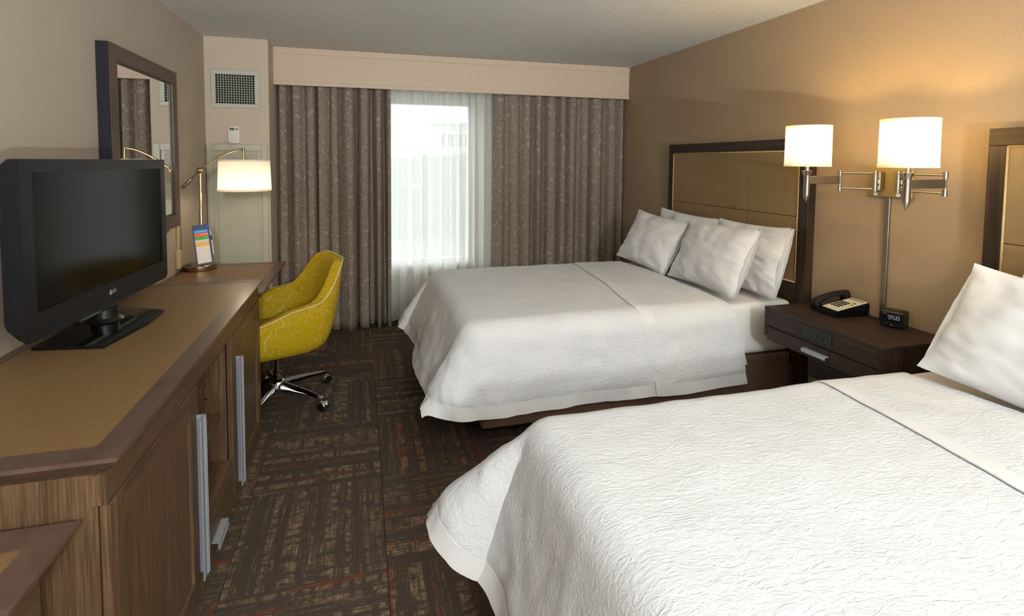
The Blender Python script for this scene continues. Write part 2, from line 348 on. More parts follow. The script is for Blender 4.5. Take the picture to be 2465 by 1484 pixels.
for kx in range(4): finish('window', MB().box(11.6+kx*1.2, 12.3+kx*1.2, 65.95, 66, 3.6, 5.2), 'dark_grey_plastic', bd)

# ---------------------------------------------------------------- curtains
def curtain(name, label, x0, x1, y0, z0, z1, folds, amp, mat, seed, full=1.6, hemmat=None, cols=220, rows=26, flare=.0, lean=(0, 0)):
    rnd = random.Random(seed); n = folds*2+1
    ks = [0.]
    for i in range(n): ks.append(ks[-1]+rnd.uniform(.6, 1.5))
    ks = [a/ks[-1] for a in ks]; amps = [rnd.uniform(.55, 1.2)*(1 if i % 2 else -1) for i in range(n+1)]; amps2 = [a*rnd.uniform(.5, 1.3) for a in amps]
    def wave(t, A):
        for i in range(n):
            if t <= ks[i+1] or i == n-1:
                f = (t-ks[i])/(ks[i+1]-ks[i]); f = f*f*(3-2*f); return A[i]*(1-f)+A[i+1]*f
    mb = MB(); grid = []; uvs = []
    for r in range(rows+1):
        h = r/rows; z = z0+(z1-z0)*h; row = []; uvr = []; L = 0.; prev = None
        for c_ in range(cols+1):
            t = c_/cols; d = wave(t, amps2)*(1-h)+wave(t, amps)*h
            a = amp*(1.15-.35*h); dx = .012*math.sin(t*folds*9+seed)*(1-h)
            d = 1-2*(1-max(0, min(1, (d+1.1)/2.2)))**2.4; x = x0+(x1-x0)*t+dx+lean[0]*(1-h)*(1-t)+lean[1]*(1-h)*t; y = y0-a*d
            zz = z+(.012*math.sin(t*23+seed)*(1 if r == 0 else 0))
            if prev is not None: L += math.hypot(x-prev[0], (y-prev[1])*1.0)
            prev = (x, y); row.append(mb.bm.verts.new((x, y, zz))); uvr.append((L, z))
        grid.append(row); uvs.append(uvr)
    uvl = mb.bm.loops.layers.uv.new('UVMap')
    for r in range(rows):
        for c_ in range(cols):
            f = mb.bm.faces.new((grid[r][c_], grid[r][c_+1], grid[r+1][c_+1], grid[r+1][c_])); f.smooth = True
            for lp, q in zip(f.loops, (uvs[0][c_], uvs[0][c_+1], uvs[0][c_+1], uvs[0][c_])): lp[uvl].uv = q
            for lp, zz in zip(f.loops, (uvs[r][0][1], uvs[r][0][1], uvs[r+1][0][1], uvs[r+1][0][1])): lp[uvl].uv[1] = zz
    return mb
cu = thing('curtain', 'taupe medallion-patterned curtain panel hanging behind the yellow chair', 'curtain', (.93, .1, 0), 0, 'patterned curtain panels')
o = finish('curtain_panel', curtain('c', '', .455, 1.40, .10, .012, 2.20, 8, .055, 'curtain_cloth', 3, lean=(0, 0)), 'curtain_cloth', cu); m_ = o.modifiers.new('thickness', 'SOLIDIFY'); m_.thickness = .003
cu = thing('curtain', 'taupe medallion-patterned curtain panel hanging behind the far bed', 'curtain', (3.0, .1, 0), 0, 'patterned curtain panels')
o = finish('curtain_panel', curtain('c', '', 2.345, 3.675, .10, .012, 2.20, 10, .050, 'curtain_cloth', 11), 'curtain_cloth', cu); m_ = o.modifiers.new('thickness', 'SOLIDIFY'); m_.thickness = .003
o = finish('sheer_curtain', curtain('s', '', 1.36, 2.42, .195, .02, 2.22, 11, .034, 'sheer', 5, cols=200), 'sheer')
tag(o, 'white sheer curtain across the bright window', 'curtain')
tr = thing('curtain_track', 'curtain track hidden behind the beige valance', 'curtain track', (2.07, .14, 2.23))
finish('rail', MB().box(WC+.01, W-.01, .085, .115, 2.205, 2.225), 'window_white', tr); finish('rail', MB().box(WC+.01, W-.01, .18, .21, 2.225, 2.245), 'window_white', tr)

# ---------------------------------------------------------------- vent, thermostat, outlet
vt = thing('air_vent', 'pale painted air vent with dark grid opening above the thermostat', 'vent', (.2135, YC, 2.05))
x0, x1, z0, z1 = .045, .382, 1.907, 2.192
b_ = .032
finish('frame', MB().box(x0, x1, YC-.012, YC, z0, z0+b_, .003).box(x0, x1, YC-.012, YC, z1-b_, z1, .003).box(x0, x0+b_, YC-.012, YC, z0+b_, z1-b_, .003).box(x1-b_, x1, YC-.012, YC, z0+b_, z1-b_, .003), 'vent_paint', vt)
finish('backing', MB().box(x0+b_, x1-b_, YC-.002, YC-.0005, z0+b_, z1-b_), 'vent_dark', vt)
mb = MB(); 
for i in range(1, 15): xx = x0+b_+(x1-x0-2*b_)*i/15; mb.box(xx-.0015, xx+.0015, YC-.011, YC-.003, z0+b_, z1-b_)
finish('vertical_blades', mb, 'vent_paint', vt); mb = MB()
for i in range(1, 12): zz = z0+b_+(z1-z0-2*b_)*i/12; mb.box(x0+b_, x1-b_, YC-.0055, YC-.0025, zz-.0014, zz+.0014)
finish('horizontal_blades', mb, 'vent_paint', vt)
for p in ((x0+.012, (z0+z1)/2), (x1-.012, (z0+z1)/2)): finish('screw', MB().lathe((0, 0, 0), [(.004, 0), (.003, .0015)], 10).xform(Matrix.Translation((p[0], YC-.012, p[1])) @ Matrix.Rotation(PI/2, 4, 'X')), 'aluminium_dark', vt)
th = thing('thermostat', 'white wall thermostat with small green display', 'thermostat', (.2015, YC, 1.70))
def rrect(cx, cy, w, h, r, n=6):
    out = []
    for sx, sy, a0 in ((1, 1, 0), (-1, 1, 90), (-1, -1, 180), (1, -1, 270)):
        for i in range(n+1):
            a = math.radians(a0+90*i/n); out.append((cx+sx*(w/2-r)+r*math.cos(a), cy+sy*(h/2-r)+r*math.sin(a)))
    return out
finish('case', MB().prism(rrect(.2015, 1.7015, .078, .129, .014), 'y', YC-.026, YC), 'plastic_white', th)
finish('display', MB().prism(rrect(.189, 1.744, .034, .02, .002), 'y', YC-.0275, YC-.026), 'lcd_green', th)
finish('button', MB().prism(rrect(.222, 1.744, .018, .012, .005), 'y', YC-.0285, YC-.026), 'button_grey', th)
for xx in (.188, .214): finish('button', MB().prism(rrect(xx, 1.662, .012, .008, .003), 'y', YC-.028, YC-.026), 'plastic_white', th)
ot = thing('wall_outlet', 'cream outlet cover on the left wall behind the desk lamp base', 'outlet', (0, -.945, .87))
finish('cover', MB().box(0, .022, -.98, -.908, .812, .928, .004), 'outlet_cream', ot)
finish('cord_channel', MB().box(0, .014, -.955, -.935, .928, 1.10, .002), 'outlet_cream', ot)

# ---------------------------------------------------------------- mirror
mi = thing('wall_mirror', 'large rectangular mirror with brown wood frame on the left wall', 'mirror', (0, -1.475, 1.10))
my0, my1, mz0, mz1, md, fw = -1.91, -1.04, 1.10, 2.036, .055, .072
def frame_piece(a, b, c, d, xf):
    # mitred strip: outer edge a-b, inner edge d-c (y, z)
    mb = MB(); mb.hexa([(.012, *p) for p in (a, b, c, d)], [(xf, *p) for p in (a, b, c, d)]); return mb
O = [(my0, mz0), (my1, mz0), (my1, mz1), (my0, mz1)]; I = [(my0+fw, mz0+fw), (my1-fw, mz0+fw), (my1-fw, mz1-fw), (my0+fw, mz1-fw)]
for q in range(4): finish('frame_rail', frame_piece(O[q], O[(q+1) % 4], I[(q+1) % 4], I[q], md), 'mirror_wood' if q % 2 else 'mirror_wood_h', mi)
finish('backing', MB().box(0, .012, my0+.002, my1-.002, mz0+.002, mz1-.002), 'mirror_side', mi)
finish('edge_band', MB().box(.002, md-.004, my0-.003, my0-.0002, mz0, mz1), 'mirror_side', mi)
g = .012
finish('glass', MB().box(.03, md-.012, my0+fw+g, my1-fw-g, mz0+fw+g, mz1-fw-g), 'mirror_silver', mi)
I2 = [(my0+fw+g, mz0+fw+g), (my1-fw-g, mz0+fw+g), (my1-fw-g, mz1-fw-g), (my0+fw+g, mz1-fw-g)]
for q in range(4):
    a, b, c, d = I[q], I[(q+1) % 4], I2[(q+1) % 4], I2[q]
    finish('glass_bevel', MB().hexa([(.03, *p) for p in (a, b, c, d)], [(md-.018, *a), (md-.018, *b), (md-.012, *c), (md-.012, *d)]), 'mirror_bevel', mi)

# ---------------------------------------------------------------- credenza, desk, side cabinet
def trimmed_top(root, x0, x1, y0, y1, zt, tw, th_, under, insetmat, wall=True):
    O = [(x0, y0), (x1, y0), (x1, y1), (x0, y1)]; wl = tw*.6 if wall else tw
    I = [(x0+wl, y0+tw), (x1-tw, y0+tw), (x1-tw, y1-tw), (x0+wl, y1-tw)]
    U_ = [(x0, y0+under), (x1-under, y0+under), (x1-under, y1-under), (x0, y1-under)]
    for q in range(4):
        a, b, c, d = O[q], O[(q+1) % 4], I[(q+1) % 4], I[q]; ua, ub = U_[q], U_[(q+1) % 4]
        mb = MB(); mid = zt-.010
        mb.hull([(*a, mid), (*b, mid), (*b, zt), (*a, zt), (*c, zt), (*d, zt), (*c, zt-th_), (*d, zt-th_), (*ua, zt-th_), (*ub, zt-th_)],
                [(0, 1, 2, 3), (3, 2, 4, 5), (5, 4, 6, 7), (7, 6, 9, 8), (8, 9, 1, 0), (0, 3, 5, 7, 8), (1, 9, 6, 4, 2)])
        finish('trim_strip', mb, 'trim_brown', root)
    finish('top_inset', MB().box(x0+wl+.001, x1-tw-.001, y0+tw+.001, y1-tw-.001, zt-th_, zt-.0012), insetmat, root)
XF = .60
cz = thing('credenza', 'long brown wood-grain credenza cabinet under the television', 'cabinet', (.3, -2.485, 0))
cy0, cy1, zt = -3.358, -1.612, .8636
trimmed_top(cz, 0.001, .622, cy0, cy1, zt, .062, .038, .028, 'top_inset')
zb = zt-.038
finish('end_panel', MB().box(.002, XF-.022, cy0+.012, cy0+.032, 0, zb), 'wood_vertical', cz)
finish('end_panel', MB().box(.002, XF-.004, cy1-.032, cy1-.012, 0, zb), 'wood_vertical', cz)
finish('back_panel', MB().box(.002, .012, cy0+.033, cy1-.033, .03, zb), 'wood_vertical', cz)
finish('fascia', MB().box(XF-.022, XF, cy0+.012, cy1-.033, .757, zb, .0015), 'wood_length', cz)
finish('corner_post', MB().box(XF-.030, XF-.0225, cy0+.006, cy0+.0118, .757, zb).box(XF-.022, XF, cy0+.006, cy0+.0118, .757, zb), 'wood_vertical', cz)
N0, N1 = -2.715, -2.255     # open bay
for yy in (N0-.02, N1): finish('divider', MB().box(.013, XF-.024, yy, yy+.02, .03, zb), 'wood_vertical', cz)
finish('base_board', MB().box(.013, XF-.03, cy0+.033, cy1-.033, .0, .03), 'wood_length', cz)
finish('bay_floor', MB().box(.013, XF-.005, N0+.001, N1-.001, .205, .225, .001), 'wood_length', cz)
finish('shelf', MB().box(.02, XF-.045, N0+.001, N1-.001, .415, .437, .001), 'wood_length', cz)
for zz in (.30, .36, .50, .56, .62, .68):
    finish('shelf_pin', MB().tube([(.50, N1+.0005, zz), (.50, N1-.006, zz)], .0035, 8), 'lamp_brass', cz)
def pull(root, y0, y1, z0, z1, vert, mat='aluminium'):
    # flat channel pull: strip on two stand-offs with a ribbed front lip
    mb = MB()
    if vert:
        mb.box(XF+.022, XF+.0255, y0, y1, z0, z1).box(XF+.0002, XF+.022, y1-.004, y1, z0, z1).box(XF+.0255, XF+.031, y1-.008, y1-.004, z0, z1).box(XF+.0255, XF+.029, y1-.016, y1-.0125, z0, z1)
    else:
        mb.box(XF+.0002, XF+.026, y0, y1, z1-.004, z1).box(XF+.022, XF+.026, y0, y1, z0, z1-.004).box(XF+.026, XF+.0285, y0, y1, z0, z0+.006)
    return finish('handle', mb, mat, root)
def door(y0, y1, z0, z1, handle_far):
    st = .075; rl = .085; xf = XF; t = .020
    o = finish('door', MB().box(xf-t+.001, xf-.010, y0+st-.01, y1-st+.01, z0+rl-.01, z1-rl+.01), 'wood_vertical', cz)
    for a, b in ((y0, y0+st), (y1-st, y1)): finish('stile', MB().box(xf-t, xf, a, b, z0, z1, .001), 'wood_vertical', o)
    for a, b in ((z1-rl, z1), (z0, z0+rl)): finish('rail', MB().box(xf-t, xf, y0+st, y1-st, a, b, .001), 'wood_length', o)
    if handle_far: pull(o, y1-.062, y1-.014, .105, .655, True)
    else: pull(o, y0+.03, y0+.078, .075, .645, True)
door(cy0+.014, N0-.004, .025, .752, True)
door(N1+.008, cy1-.014, .025, .752, False)
dw = finish('drawer', MB().box(XF-.020, XF, N0+.002, N1-.002, .03, .198, .001), 'wood_length', cz)
pull(dw, -2.600, -2.465, .078, .105, False)

dk = thing('desk', 'brown desk top with dark edge trim beyond the credenza, under the lamp', 'desk', (.3, -1.17, 0))
DZ = .788
trimmed_top(dk, .001, .617, -1.609, -.715, DZ, .056, .036, .02, 'desk_top')
finish('apron', MB().box(.30, .32, -1.605, -.74, DZ-.14, DZ-.037), 'wood_length', dk)
finish('side_panel', MB().box(.004, .50, -.76, -.735, 0, DZ-.037), 'wood_cross', dk)
finish('wall_cleat', MB().box(.002, .03, -1.605, -.765, DZ-.10, DZ-.037), 'wood_length', dk)

sc = thing('side_cabinet', 'low brown cabinet with dark-trimmed top at the left edge, nearest the camera', 'cabinet', (.27, -3.9, 0))
trimmed_top(sc, .001, .553, -4.45, -3.362, .737, .068, .038, .028, 'top_inset')
finish('body', MB().box(.002, .47, -4.40, -3.37, 0, .699, .002), 'wood_vertical', sc)
for yy in (-4.39, -3.885): finish('drawer', MB().box(.4705, .488, yy, yy+.50, .1, .66, .002), 'wood_length', sc)

# ---------------------------------------------------------------- television
tvx, tvy = .187, -2.283; ang = math.atan2(.950, .077)      # front runs from near-left to far-right
tv = thing('television', 'black flat-screen television on a stand on the credenza', 'television', (tvx, tvy, zt), ang-PI/2)
# local: +x faces the room, +y to the far end
hw, zb_, zt_ = .476, .078, .645
def outline(x, hw_, z0, z1, ch):
    return [(x, -hw_+ch, z0), (x, hw_-ch, z0), (x, hw_, z0+ch), (x, hw_, z1-ch*.3), (x, hw_-ch*.3, z1), (x, -hw_+ch*.3, z1), (x, -hw_, z1-ch*.3), (x, -hw_, z0+ch)]
finish('back_shell', MB().rings([outline(-.016, hw-.001, zb_, zt_, .03), outline(-.036, hw-.001, zb_+.002, zt_-.001, .03), outline(-.050, hw-.002, zb_+.008, zt_-.010, .035), outline(-.060, hw-.006, zb_+.022, zt_-.034, .04), outline(-.066, hw-.02, zb_+.05, zt_-.06, .05), outline(-.085, hw-.12, zb_+.08, zt_-.12, .05)], True, True, True, False), 'tv_side', tv, True)
bz = MB(); s0, s1, u0, u1 = -hw+.055, hw-.040, zb_+.083, zt_-.042
def ring_frame(mb, x0, x1, ya, yb, za, zb2, ya2, yb2, za2, zb3):
    o_ = [(ya, za), (yb, za), (yb, zb2), (ya, zb2)]; i_ = [(ya2, za2), (yb2, za2), (yb2, zb3), (ya2, zb3)]
    for q in range(4):
        r_ = (q+1) % 4; mb.hexa([(x0, *o_[q]), (x0, *o_[r_]), (x0, *i_[r_]), (x0, *i_[q])], [(x1, *o_[q]), (x1, *o_[r_]), (x1, *i_[r_]), (x1, *i_[q])])
ring_frame(bz, -.016, .0, -hw, hw, zb_+.012, zt_, s0, s1, u0, u1)
finish('bezel', bz, 'tv_black', tv, True)
finish('bezel_lip', MB().hexa([(-.014, -hw+.02, zb_-.004), (.0, -hw+.02, zb_-.004), (.0, hw-.02, zb_-.004), (-.014, hw-.02, zb_-.004)], [(-.016, -hw, zb_+.0118), (.0, -hw, zb_+.0118), (.0, hw, zb_+.0118), (-.016, hw, zb_+.0118)]), 'tv_black', tv, True)
finish('screen', MB().box(-.0155, -.006, s0+.0005, s1-.0005, u0+.0005, u1-.0005), 'tv_screen', tv, True)
for zz in (zt_-.055, zt_-.29, zb_+.075): finish('side_vent', MB().box(-.046, -.022, -hw-.0012, -hw+.0005, zz-.006, zz), 'slot_black', tv, True)
lg = MB(); tm = text_mesh('LG', .021, .0004); RY = Matrix.Rotation(PI/2, 4, 'Z') @ Matrix.Rotation(PI/2, 4, 'X')
lg.merge(tm, Matrix.Translation((.0006, .012, zb_+.045)) @ RY)
lgo = finish('logo', lg, 'logo_silver', tv, True)
disc = MB(); disc.lathe((0, 0, 0), [(.0095, 0), (.0095, .0008)], 28); disc.xform(Matrix.Translation((.0002, -.014, zb_+.045)) @ RY); finish('logo_disc', disc, 'logo_silver', lgo, True)
disc = MB(); tm = text_mesh('LG', .009, .0003); disc.merge(tm, Matrix.Translation((.0014, -.014, zb_+.045)) @ RY); finish('logo_face', disc, 'tv_black', lgo, True)
finish('speaker_bar', MB().box(-.045, -.010, -.20, .20, zb_-.022, zb_-.0045, .003), 'gloss_black', tv, True)
finish('stand_neck', MB().lathe((-.03, .0, .0125), [(.062, 0), (.056, .006), (.046, .012), (.046, .045)], 28), 'black_plastic', tv, True)
pl = [(-.10, -.30), (.125, -.315), (.150, -.05), (.135, .11), (-.03, .175), (-.11, -.05)]
finish('stand_base', MB().prism(pl, 'z', .0008, .0115), 'gloss_black', tv, True)

# ---------------------------------------------------------------- desk lamp and card
dl = thing('desk_lamp', 'lit brass desk lamp with white drum shade on a curved arm', 'lamp', (.122, -.865, DZ))
bx_, by_ = .108, -.865
finish('base', MB().lathe((bx_, by_, DZ), [(.099, 0), (.100, .002), (.100, .032), (.098, .034), (.0, .034)], 48), 'lamp_brass', dl)
finish('switch', MB().lathe((bx_-.05, by_-.045, DZ+.034), [(.016, 0), (.014, .004), (.0, .005)], 16), 'black_plastic', dl)
finish('pole', MB().lathe((bx_+.015, by_, DZ+.027), [(.017, .007), (.013, .02), (.012, .355), (.009, .365), (.0075, .645)], 20), 'lamp_brass', dl)
jz = 1.440; jx = bx_+.015
finish('joint', MB().lathe((0, 0, 0), [(.012, -.022), (.019, -.018), (.019, .012), (.012, .020), (.006, .022)], 24).xform(Matrix.Translation((jx, by_, jz)) @ Matrix.Rotation(PI/2, 4, 'X')), 'lamp_brass', dl)
pts = []
for i in range(15):
    t = i/14; x = jx+(.385-jx)*t; pts.append((x, by_, jz+.14*math.sin(t*PI/2*.95)/math.sin(PI/2*.95)))
finish('arm', MB().tube([(jx-.06, by_, jz-.065)]+pts, .0062, 12), 'lamp_brass', dl)
finish('counterweight', MB().tube([(jx-.052, by_, jz-.057), (jx-.06, by_, jz-.066), (jx-.105, by_, jz-.117)], [.007, .0105, .0105], 14), 'nickel_flat', dl)
SX = .39
finish('stem', MB().tube([(.385, by_, jz+.147), (.384, by_, jz+.135), (.388, by_, jz+.06), (SX, by_, jz-.02)], [.010, .008, .007, .007], 12), 'lamp_brass', dl)
def drum(root, c, r0, r1, z0, z1, spider=True):
    o = finish('shade', MB().lathe((c[0], c[1], 0), [(r0, z0), (r0+(r1-r0)*.06, z0+.012), (r1-(r1-r0)*.06, z1-.012), (r1, z1)], 56, cap=False), 'shade_linen', root)
    finish('shade_hem', MB().lathe((c[0], c[1], 0), [(r0+.0016, z0-.0005), (r0+.0016, z0+.012), (r0+.0003, z0+.0125)], 56, cap=False), 'shade_band', o)
    finish('shade_hem', MB().lathe((c[0], c[1], 0), [(r1+.0003, z1-.0115), (r1+.0016, z1-.011), (r1+.0016, z1+.0005)], 56, cap=False), 'shade_band', o)
    return o
drum(dl, (SX, by_), .163, .156, 1.305, 1.510)
finish('bulb', MB().lathe((SX, by_, 1.362), [(.004, 0), (.022, .012), (.028, .034), (.016, .06), (.012, .078)], 20), 'plastic_white', dl)
lamp_light('desk_lamp_light', (SX, by_, 1.345), DESK_W, (1, .78, .54), .03, dl)
# leaning card holder, standing on the lamp base
cb = Vector((.128, -.935, DZ+.0345)); ce = Vector((.215, -.895, DZ+.0345))
cdx = (ce-cb).normalized(); cdn = Vector((cdx.y, -cdx.x, 0)).normalized(); cw = .096; lean_ = math.radians(9)
cup = (Vector((0, 0, 1))*math.cos(lean_)-cdn*math.sin(lean_)).normalized(); cnn = cdx.cross(cup)
if cnn.dot(Vector((.3, -1, 0))) < 0: cnn = -cnn
cdt = thing('desk_card', 'navy card with blue, orange, green and yellow bands leaning against the lamp', 'card', tuple(cb))
CM = Matrix((cdx, cup, cnn)).transposed().to_4x4(); CM.translation = cb-cdx*.012-cdx*.004
def cbox(x0, x1, y0, y1, z0, z1): return MB().box(x0, x1, y0, y1, z0, z1).xform(CM)
# slight sideways slump of the card
CM = CM @ Matrix.Rotation(math.radians(4), 4, 'Z')
finish('holder', cbox(0, cw, .001, .262, -.006, 0), 'card_navy', cdt)
bands = [('card_blue', .208, .228), ('card_orange', .187, .207), ('card_green', .166, .186), ('card_grey', .146, .165), ('card_yellow', .125, .145), ('card_white', .012, .124)]
for nm, a, b in bands: finish('printed_band', cbox(.007, cw-.010, a, b, .0, .0012), nm, cdt)
for a, x_, w_ in ((.219, .018, .060), (.198, .044, .038), (.178, .064, .018), (.156, .030, .052), (.136, .058, .024)):
    finish('print_line', cbox(x_, x_+w_, a-.0014, a+.0014, .0012, .0016), 'card_ink', cdt)
pn = thing('pen', 'white and navy pen clipped to the side of the desk card', 'pen', tuple(cb+cdx*cw))
finish('barrel', MB().tube([CM @ Vector((cw+.0068, .06, -.003)), CM @ Vector((cw+.0068, .155, -.003))], .004, 10), 'plastic_white', pn)
finish('grip', MB().tube([CM @ Vector((cw+.0068, .155, -.003)), CM @ Vector((cw+.0068, .185, -.003))], .0052, 10), 'card_navy', pn)
finish('tip', MB().tube([CM @ Vector((cw+.0068, .185, -.003)), CM @ Vector((cw+.003, .225, -.003))], [.004, .0022], 10), 'plastic_white', pn)

# ---------------------------------------------------------------- chair
CHX, CHY, CHR = .625, -1.225, math.radians(180+20)
ch = thing('desk_chair', 'mustard yellow swivel tub chair with chrome five-star base at the desk', 'chair', (CHX, CHY, 0), CHR)
def sm(a, b, x): t = max(0, min(1, (x-a)/(b-a))); return t*t*(3-2*t)
NP = 72
def upath(t, w, xf, xb, dep):
    # U outline: t 0..1 from the front of one arm round the back to the other
    La = xf-xb; Lb = PI*(w+dep)/2; L = 2*La+Lb; s = t*L
    if s < La: return (xf-s, w)
    if s < La+Lb:
        a = (s-La)/Lb*PI; q = .66
        cs, sn = math.cos(a), math.sin(a)
        return (xb-dep*abs(sn)**q, w*math.copysign(abs(cs)**q, cs))
    return (xb+(s-La-Lb), -w)
loops = []; rim = []
for i in range(NP+1):
    t = i/NP; b = 1-abs(2*t-1)                       # 0 at arm fronts, 1 at mid-back
    zr = .575+.095*sm(0, .55, b)+.225*sm(.48, .85, b)
    lean_b = .05*sm(.45, .9, b)
    ot_ = upath(t, .325, .25, -.04, .29); it_ = upath(t, .272, .25, -.04, .23); ob = upath(t, .262, .215, -.02, .225); obm = upath(t, .300, .24, -.035, .265); ib = upath(t, .235, .24, -.02, .19)
    loops.append([(ob[0]*.55+.02, ob[1]*.55, .345), (ob[0], ob[1], .352), (obm[0], obm[1], .405), (ot_[0]-lean_b*.5, ot_[1], .405+(zr-.405)*.55), (ot_[0]-lean_b, ot_[1], zr-.012), (ot_[0]*.985-lean_b, ot_[1]*.985, zr), (it_[0]-lean_b, it_[1], zr-.002), (it_[0]-lean_b*.9, it_[1]*.99, zr-.02), (it_[0]*.5+ib[0]*.5-lean_b*.4, it_[1]*.5+ib[1]*.5, .46+(zr-.46)*.4), (ib[0], ib[1], .43)])
    rim.append((ot_[0]*.996-lean_b, ot_[1]*.998, zr-.004))
mb = MB(); mb.rings(loops, False)
mb.bm.verts.ensure_lookup_table(); n_ = len(loops[0])
mb.bm.faces.new([mb.bm.verts[i] for i in range(n_)]); mb.bm.faces.new([mb.bm.verts[NP*n_+i] for i in range(n_)])
shell = finish('shell', mb, 'mustard_cloth', ch, True)
ss = shell.modifiers.new('smooth', 'SUBSURF'); ss.levels = 1; ss.render_levels = 1
finish('piping', MB().tube(rim, .0055, 8), 'chair_piping', shell, True)
seat = MB(); lp = []
for zz, sc_ in ((.352, .80), (.365, .93), (.44, .985), (.468, .96), (.478, .86), (.482, .5)):
    lp.append([(math.copysign(abs(math.cos(a))**.55, math.cos(a))*.238*sc_+.02, math.copysign(abs(math.sin(a))**.55, math.sin(a))*.238*sc_, zz) for a in [2*PI*q/40 for q in range(40)]])
seat.rings(lp, True, True, True); finish('seat', seat, 'mustard_cloth', ch, True)
finish('underframe', MB().box(-.10, .10, -.09, .09, .322, .346, .006), 'black_plastic', ch, True)
finish('lever', MB().tube([(0, -.08, .33), (-.06, -.15, .325), (-.09, -.19, .30)], .006, 8), 'black_plastic', ch, True)
finish('column', MB().lathe((0, 0, 0), [(.026, .055), (.026, .19), (.016, .192), (.016, .325)], 24), 'chrome', ch, True)
finish('hub', MB().lathe((0, 0, 0), [(.030, .07), (.048, .085), (.048, .130), (.034, .145), (.024, .147)], 28), 'chrome', ch, True)
for q in range(5):
    a = math.radians(-35+72*q)-CHR; ca, sa = math.cos(a), math.sin(a); RZ = Matrix.Rotation(a, 4, 'Z')
    lg_ = MB(); L_ = []
    for d, hw_, zt2, zb2 in ((.03, .024, .132, .078), (.10, .022, .128, .084), (.20, .018, .114, .086), (.30, .014, .096, .078), (.335, .013, .088, .066), (.345, .006, .084, .070)):
        L_.append([(d, -hw_, zb2), (d, -hw_*.9, (zt2+zb2)/2), (d, -hw_*.35, zt2), (d, hw_*.35, zt2), (d, hw_*.9, (zt2+zb2)/2), (d, hw_, zb2)])
    lg_.rings(L_, True, True, True); lg_.xform(RZ); finish('leg', lg_, 'chrome', ch, True)
    st_ = MB().lathe((.33, 0, 0), [(.009, .045), (.009, .072)], 12).xform(RZ)
    cs_ = finish('caster', st_, 'chrome', ch, True)
    for sd in (-1, 1):
        wh = MB().lathe((0, 0, 0), [(.012, -.008), (.024, -.009), (.0265, -.005), (.0265, .005), (.024, .009), (.012, .008)], 24).xform(RZ @ Matrix.Translation((.345, sd*.014, .0268)) @ Matrix.Rotation(PI/2, 4, 'X')); finish('wheel', wh, 'black_plastic', cs_, True)
    hd = MB(); pr = [(.0285*math.cos(z), .0285*math.sin(z)) for z in [math.radians(-10+20*w_) for w_ in range(11)]]
    hd.rings([[(.345+p[0], y_, .0268+p[1]) for p in pr] for y_ in (-.024, -.004)]+[], False); hd.rings([[(.345+p[0], y_, .0268+p[1]) for p in pr] for y_ in (.004, .024)], False); hd.rings([[(.345+p[0]*1.0, y_, .0268+p[1]) for p in pr] for y_ in (-.004, .004)], False)
    hd.xform(RZ); ho = finish('caster_hood', hd, 'chrome', cs_, True); ho.modifiers.new('thickness', 'SOLIDIFY').thickness = .0012

# ---------------------------------------------------------------- headboards
def headboard(y_far, label):
    yn = y_far-1.411; xh = 3.647; zh = 1.660; fy, fz = .066, .070
    hb = thing('headboard', label, 'headboard', (W, (y_far+yn)/2, 0), 0, 'wall-mounted headboards')
    zi0, zi1, yi0, yi1 = .795, 1.590, yn+.071, y_far-.062
    finish('frame_rail', MB().box(xh, W-.0005, yn, y_far, zi1, zh, .002), 'espresso_length', hb)
    finish('frame_rail', MB().box(xh, W-.0005, yi0, yi1, .30, zi0, .002), 'espresso_length', hb)
    finish('frame_post', MB().box(xh, W-.0005, yi1, y_far, .02, zi1, .002), 'espresso_vertical', hb)
    finish('frame_post', MB().box(xh, W-.0005, yn, yi0, .02, zi1, .002), 'espresso_vertical', hb)
    ys_ = [yi1, yi1-(yi1-yi0)/3, yi1-2*(yi1-yi0)/3, yi0]; zs_ = [zi0, 1.193, zi1]
    for a in range(3):
        for b in range(2): finish('panel', MB().box(xh+.004, W-.01, ys_[a+1]+.0012, ys_[a]-.0012, zs_[b]+.0012, zs_[b+1]-.0012, .004, 2), 'leather_tan', hb)
    p = .004
    finish('piping', MB().tube([(xh+.002, yi0+p, zi0+p), (xh+.002, yi1-p, zi0+p)], .0042, 8).tube([(xh+.002, yi0+p, zi1-p), (xh+.002, yi1-p, zi1-p)], .0042, 8).tube([(xh+.002, yi0+p, zi0+p), (xh+.002, yi0+p, zi1-p)], .0042, 8).tube([(xh+.002, yi1-p, zi0+p), (xh+.002, yi1-p, zi1-p)], .0042, 8), 'piping_gold', hb)
    return hb
headboard(-.794, 'dark framed headboard with tan panels behind the far bed by the window')
headboard(-3.0765, 'dark framed headboard with tan panels at the right edge, behind the nearest bed')

